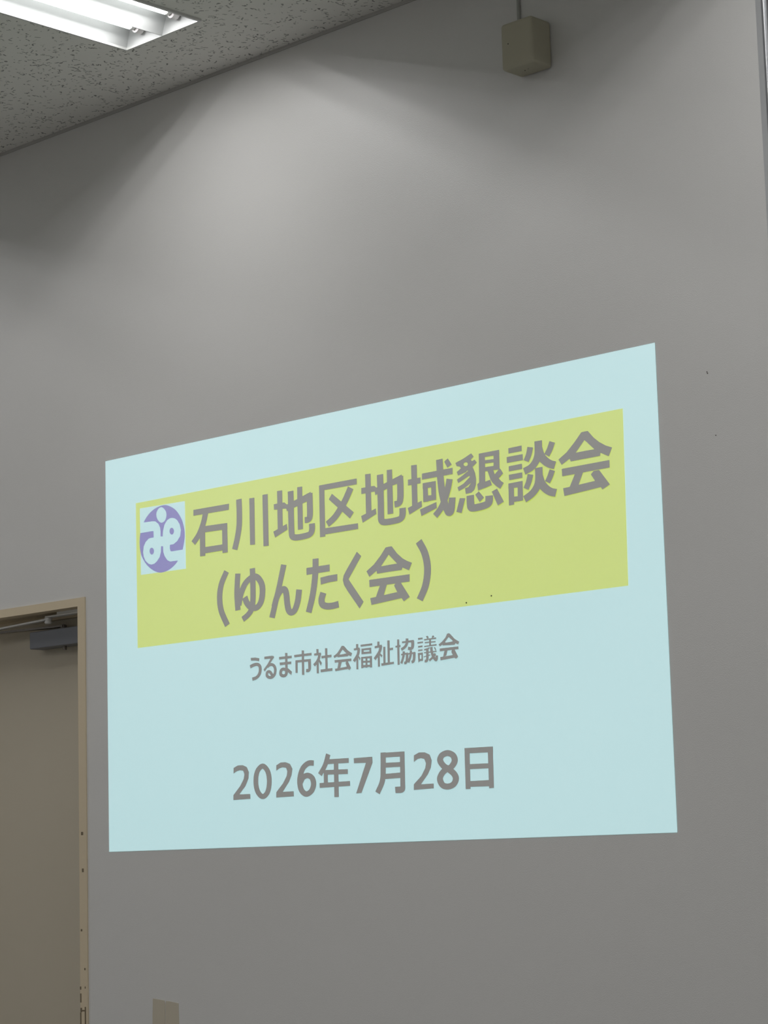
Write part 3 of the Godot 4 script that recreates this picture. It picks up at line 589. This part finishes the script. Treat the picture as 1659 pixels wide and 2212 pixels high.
	for k in range(0, chips.size(), 4):
		st = start()
		round_box(st, Vector3(chips[k] / 1000.0, chips[k + 3] / 1000.0, 0.0025), Vector3(chips[k + 2] / 1000.0, chips[k + 1] / 1000.0, 0.0045), 0.0008, 1)
		obj("paint_chip", st, M.chip, jamb)
	st = start()
	prism(st, PackedVector2Array([Vector2(dl, dt), Vector2(dr, dt), Vector2(-0.1000, 2.0165), Vector2(dl - 0.034, 2.0165)]), -0.19, 0.004)
	obj("door_head", st, M.casing, door)
	st = start()
	prism(st, PackedVector2Array([Vector2(dl - 0.034, 0), Vector2(dl, 0), Vector2(dl, dt), Vector2(dl - 0.034, 2.0165)]), -0.19, 0.004)
	obj("jamb", st, M.casing, door)
	st = start()
	box(st, Vector3(dl, dt - 0.012, -0.123), Vector3(dr, dt, -0.108))
	obj("door_stop", st, M.casing, door)

	# tall dark window at the right edge, in a stepped aluminium frame
	var win := structure("window_1", "tall dark window in a stepped aluminium frame at the right edge")
	st = start()
	box(st, Vector3(wx, 0.4, -0.10), Vector3(2.3985, CEILING, 0.004))
	box(st, Vector3(wr - 0.03, 0.4, -0.10), Vector3(wr, CEILING, 0.004))
	box(st, Vector3(2.3985, 0.4, -0.10), Vector3(wr - 0.03, 0.43, 0.004))
	obj("window_frame", st, M.alu, win)
	st = start()
	box(st, Vector3(2.3985, 0.43, -0.10), Vector3(2.4020, CEILING, -0.004))
	obj("gasket", st, M.gasket, win)
	st = start()
	round_box(st, Vector3(2.4020, 0.43, -0.09), Vector3(2.4062, CEILING, 0.004), 0.0018, 3)
	obj("sash_bead", st, M.bright_alu, win)
	st = start()
	box(st, Vector3(2.4062, 0.43, -0.09), Vector3(2.4110, CEILING, 0.0))
	obj("sash", st, M.alu, win)
	st = start()
	box(st, Vector3(2.4110, 0.43, -0.09), Vector3(2.424, CEILING, -0.006))
	obj("glazing_seal", st, M.gasket, win)
	st = start()
	box(st, Vector3(2.424, 0.43, -0.05), Vector3(wr - 0.03, CEILING, -0.044))
	obj("pane", st, M.glass, win)

# ---------------------------------------------------------------- fittings
func bar(st: SurfaceTool, a: Vector3, b: Vector3, w: float, h: float) -> void:
	var d := (b - a).normalized()
	var side := d.cross(Vector3.UP).normalized() * w / 2.0
	var up := side.cross(d).normalized() * h / 2.0
	var p := [a + side + up, a - side + up, a - side - up, a + side - up]
	var q := [b + side + up, b - side + up, b - side - up, b + side - up]
	var n := [up.normalized(), -side.normalized(), -up.normalized(), side.normalized()]
	for k in 4:
		var j := (k + 1) % 4
		quad(st, p[k], p[j], q[j], q[k], n[k])
	quad(st, p[0], p[1], p[2], p[3], -d)
	quad(st, q[0], q[1], q[2], q[3], d)

func build_closer() -> void:
	var o := thing("door_closer", "grey hydraulic door closer with folded steel arm at the top of the beige door", "door closer", Vector3(-0.33, 1.92, -0.10))
	var at := o.position
	var st := start()
	round_box(st, Vector3(-0.466, 1.892, -0.124) - at, Vector3(-0.205, 1.9455, -0.070) - at, 0.004, 2)
	obj("closer_body", st, M.closer, o)
	st = start()
	lathe(st, Vector3(-0.318, 1.880, -0.092) - at, Vector3.UP, [Vector2(0, 0), Vector2(0, 0.006), Vector2(0.012, 0.007)], 12)
	obj("valve_cap", st, M.dark_steel, o)
	st = start()
	lathe(st, Vector3(-0.330, 1.945, -0.096) - at, Vector3.UP, [Vector2(0, 0.011), Vector2(0.004, 0.011), Vector2(0.005, 0.008), Vector2(0.014, 0.008), Vector2(0.016, 0.0)], 16)
	obj("spindle", st, M.dark_steel, o)
	st = start()
	bar(st, Vector3(-0.325, 1.9545, -0.096) - at, Vector3(-0.690, 1.9565, -0.055) - at, 0.020, 0.006)
	obj("main_arm", st, M.dark_steel, o)
	st = start()
	bar(st, Vector3(-0.345, 1.9740, -0.050) - at, Vector3(-0.690, 1.9635, -0.055) - at, 0.018, 0.005)
	obj("forearm", st, M.steel, o)
	st = start()
	lathe(st, Vector3(-0.345, 1.9605, -0.050) - at, Vector3.UP, [Vector2(0, 0), Vector2(0, 0.009), Vector2(0.003, 0.0115), Vector2(0.007, 0.0115), Vector2(0.0085, 0.0095), Vector2(0.0105, 0.0095), Vector2(0.012, 0.012), Vector2(0.0175, 0.012), Vector2(0.0175, 0)], 20)
	obj("pivot_knob", st, M.steel, o)
	st = start()
	round_box(st, Vector3(-0.345, 1.9785, -0.062) - at, Vector3(-0.150, 1.9835, -0.036) - at, 0.0015, 1)
	box(st, Vector3(-0.290, 1.9835, -0.060) - at, Vector3(-0.150, 1.991, -0.040) - at)
	obj("frame_shoe", st, M.steel, o)

func build_speaker() -> void:
	var o := thing("wall_speaker", "small beige box speaker with rounded edges mounted high on the wall", "speaker", Vector3(1.718, 3.227, 0))
	var st := start()
	round_box(st, Vector3(-0.051, -0.061, 0.0), Vector3(0.051, 0.061, 0.078), 0.009, 4)
	obj("case", st, M.speaker, o)
	st = start()
	for x in [-0.006, 0.008]:
		lathe(st, Vector3(x, -0.0603, 0.040 if x < 0.0 else 0.044), Vector3.DOWN, [Vector2(0, 0.0023 if x < 0.0 else 0.0014), Vector2(0.0012, 0.0018 if x < 0.0 else 0.001), Vector2(0.0014, 0)], 10)
	obj("screw", st, M.screw, o)
	st = start()
	lathe(st, Vector3(-0.026, 0.0045, 0.0775), Vector3.BACK, [Vector2(0, 0.0018), Vector2(0.0012, 0.0014), Vector2(0.0013, 0)], 10)
	obj("pin", st, M.screw, o)
	var c := thing("conduit", "thin grey cable conduit running up the wall from the speaker to the ceiling", "conduit", Vector3(1.6685, 3.288, 0))
	st = start()
	lathe(st, Vector3(0, -0.004, 0.0045), Vector3.UP, [Vector2(0, 0), Vector2(0, 0.0045), Vector2(CEILING - 3.288 - 0.005, 0.0045), Vector2(CEILING - 3.288 - 0.005, 0)], 14)
	obj("pipe", st, M.pipe, c)

func build_tape() -> void:
	var o := thing("tape_patch", "two torn strips of brown tape side by side on the wall below the slide", "tape", Vector3(0.240, 0.70, 0))
	for k in 2:
		var st := start()
		if k == 0:
			prism(st, PackedVector2Array([Vector2(-0.0575, -0.03), Vector2(-0.0005, -0.03), Vector2(-0.001, 0.134), Vector2(-0.003, 0.1425), Vector2(-0.012, 0.1435), Vector2(-0.030, 0.1455), Vector2(-0.0525, 0.1475), Vector2(-0.0545, 0.10)]), 0.0, 0.0012)
		else:
			prism(st, PackedVector2Array([Vector2(0.0005, -0.03), Vector2(0.0615, -0.03), Vector2(0.0580, 0.08), Vector2(0.0565, 0.1365), Vector2(0.040, 0.1385), Vector2(0.020, 0.1410), Vector2(0.004, 0.1415), Vector2(0.002, 0.134)]), 0.0, 0.0012)
		obj("tape_strip", st, M.tape, o)

func _ready() -> void:
	rng.seed = 20260728
	# ---- camera
	var cam := Camera3D.new()
	cam.name = "camera"
	cam.transform = Transform3D(Basis(Vector3(0.7193615, -0.0271470, -0.6941052), Vector3(0.1225468, 0.9885229, 0.0883441), Vector3(0.6837407, -0.1486117, 0.7144321)), Vector3(5.2781673, 1.2200000, 4.3217437))
	cam.fov = 25.041
	cam.near = 0.05
	cam.far = 60.0
	cam.current = true
	add_child(cam)
	# ---- surroundings and exposure
	var env := Environment.new()
	env.background_mode = Environment.BG_COLOR
	env.background_color = Color(0.012, 0.014, 0.018)
	env.tonemap_mode = Environment.TONE_MAPPER_LINEAR
	env.tonemap_exposure = EXPOSURE
	env.sdfgi_enabled = true
	env.ssao_enabled = true
	env.ssil_enabled = true
	var we := WorldEnvironment.new()
	we.name = "surroundings"
	we.environment = env
	add_child(we)
	make_materials()
	build_lamps()
	build_room()
	build_slide()
	build_speaker()
	build_closer()
	build_tape()

const EXPOSURE := 0.83
const TUBE_GLOW := 4.0
const TUBE_POWER := 0.58
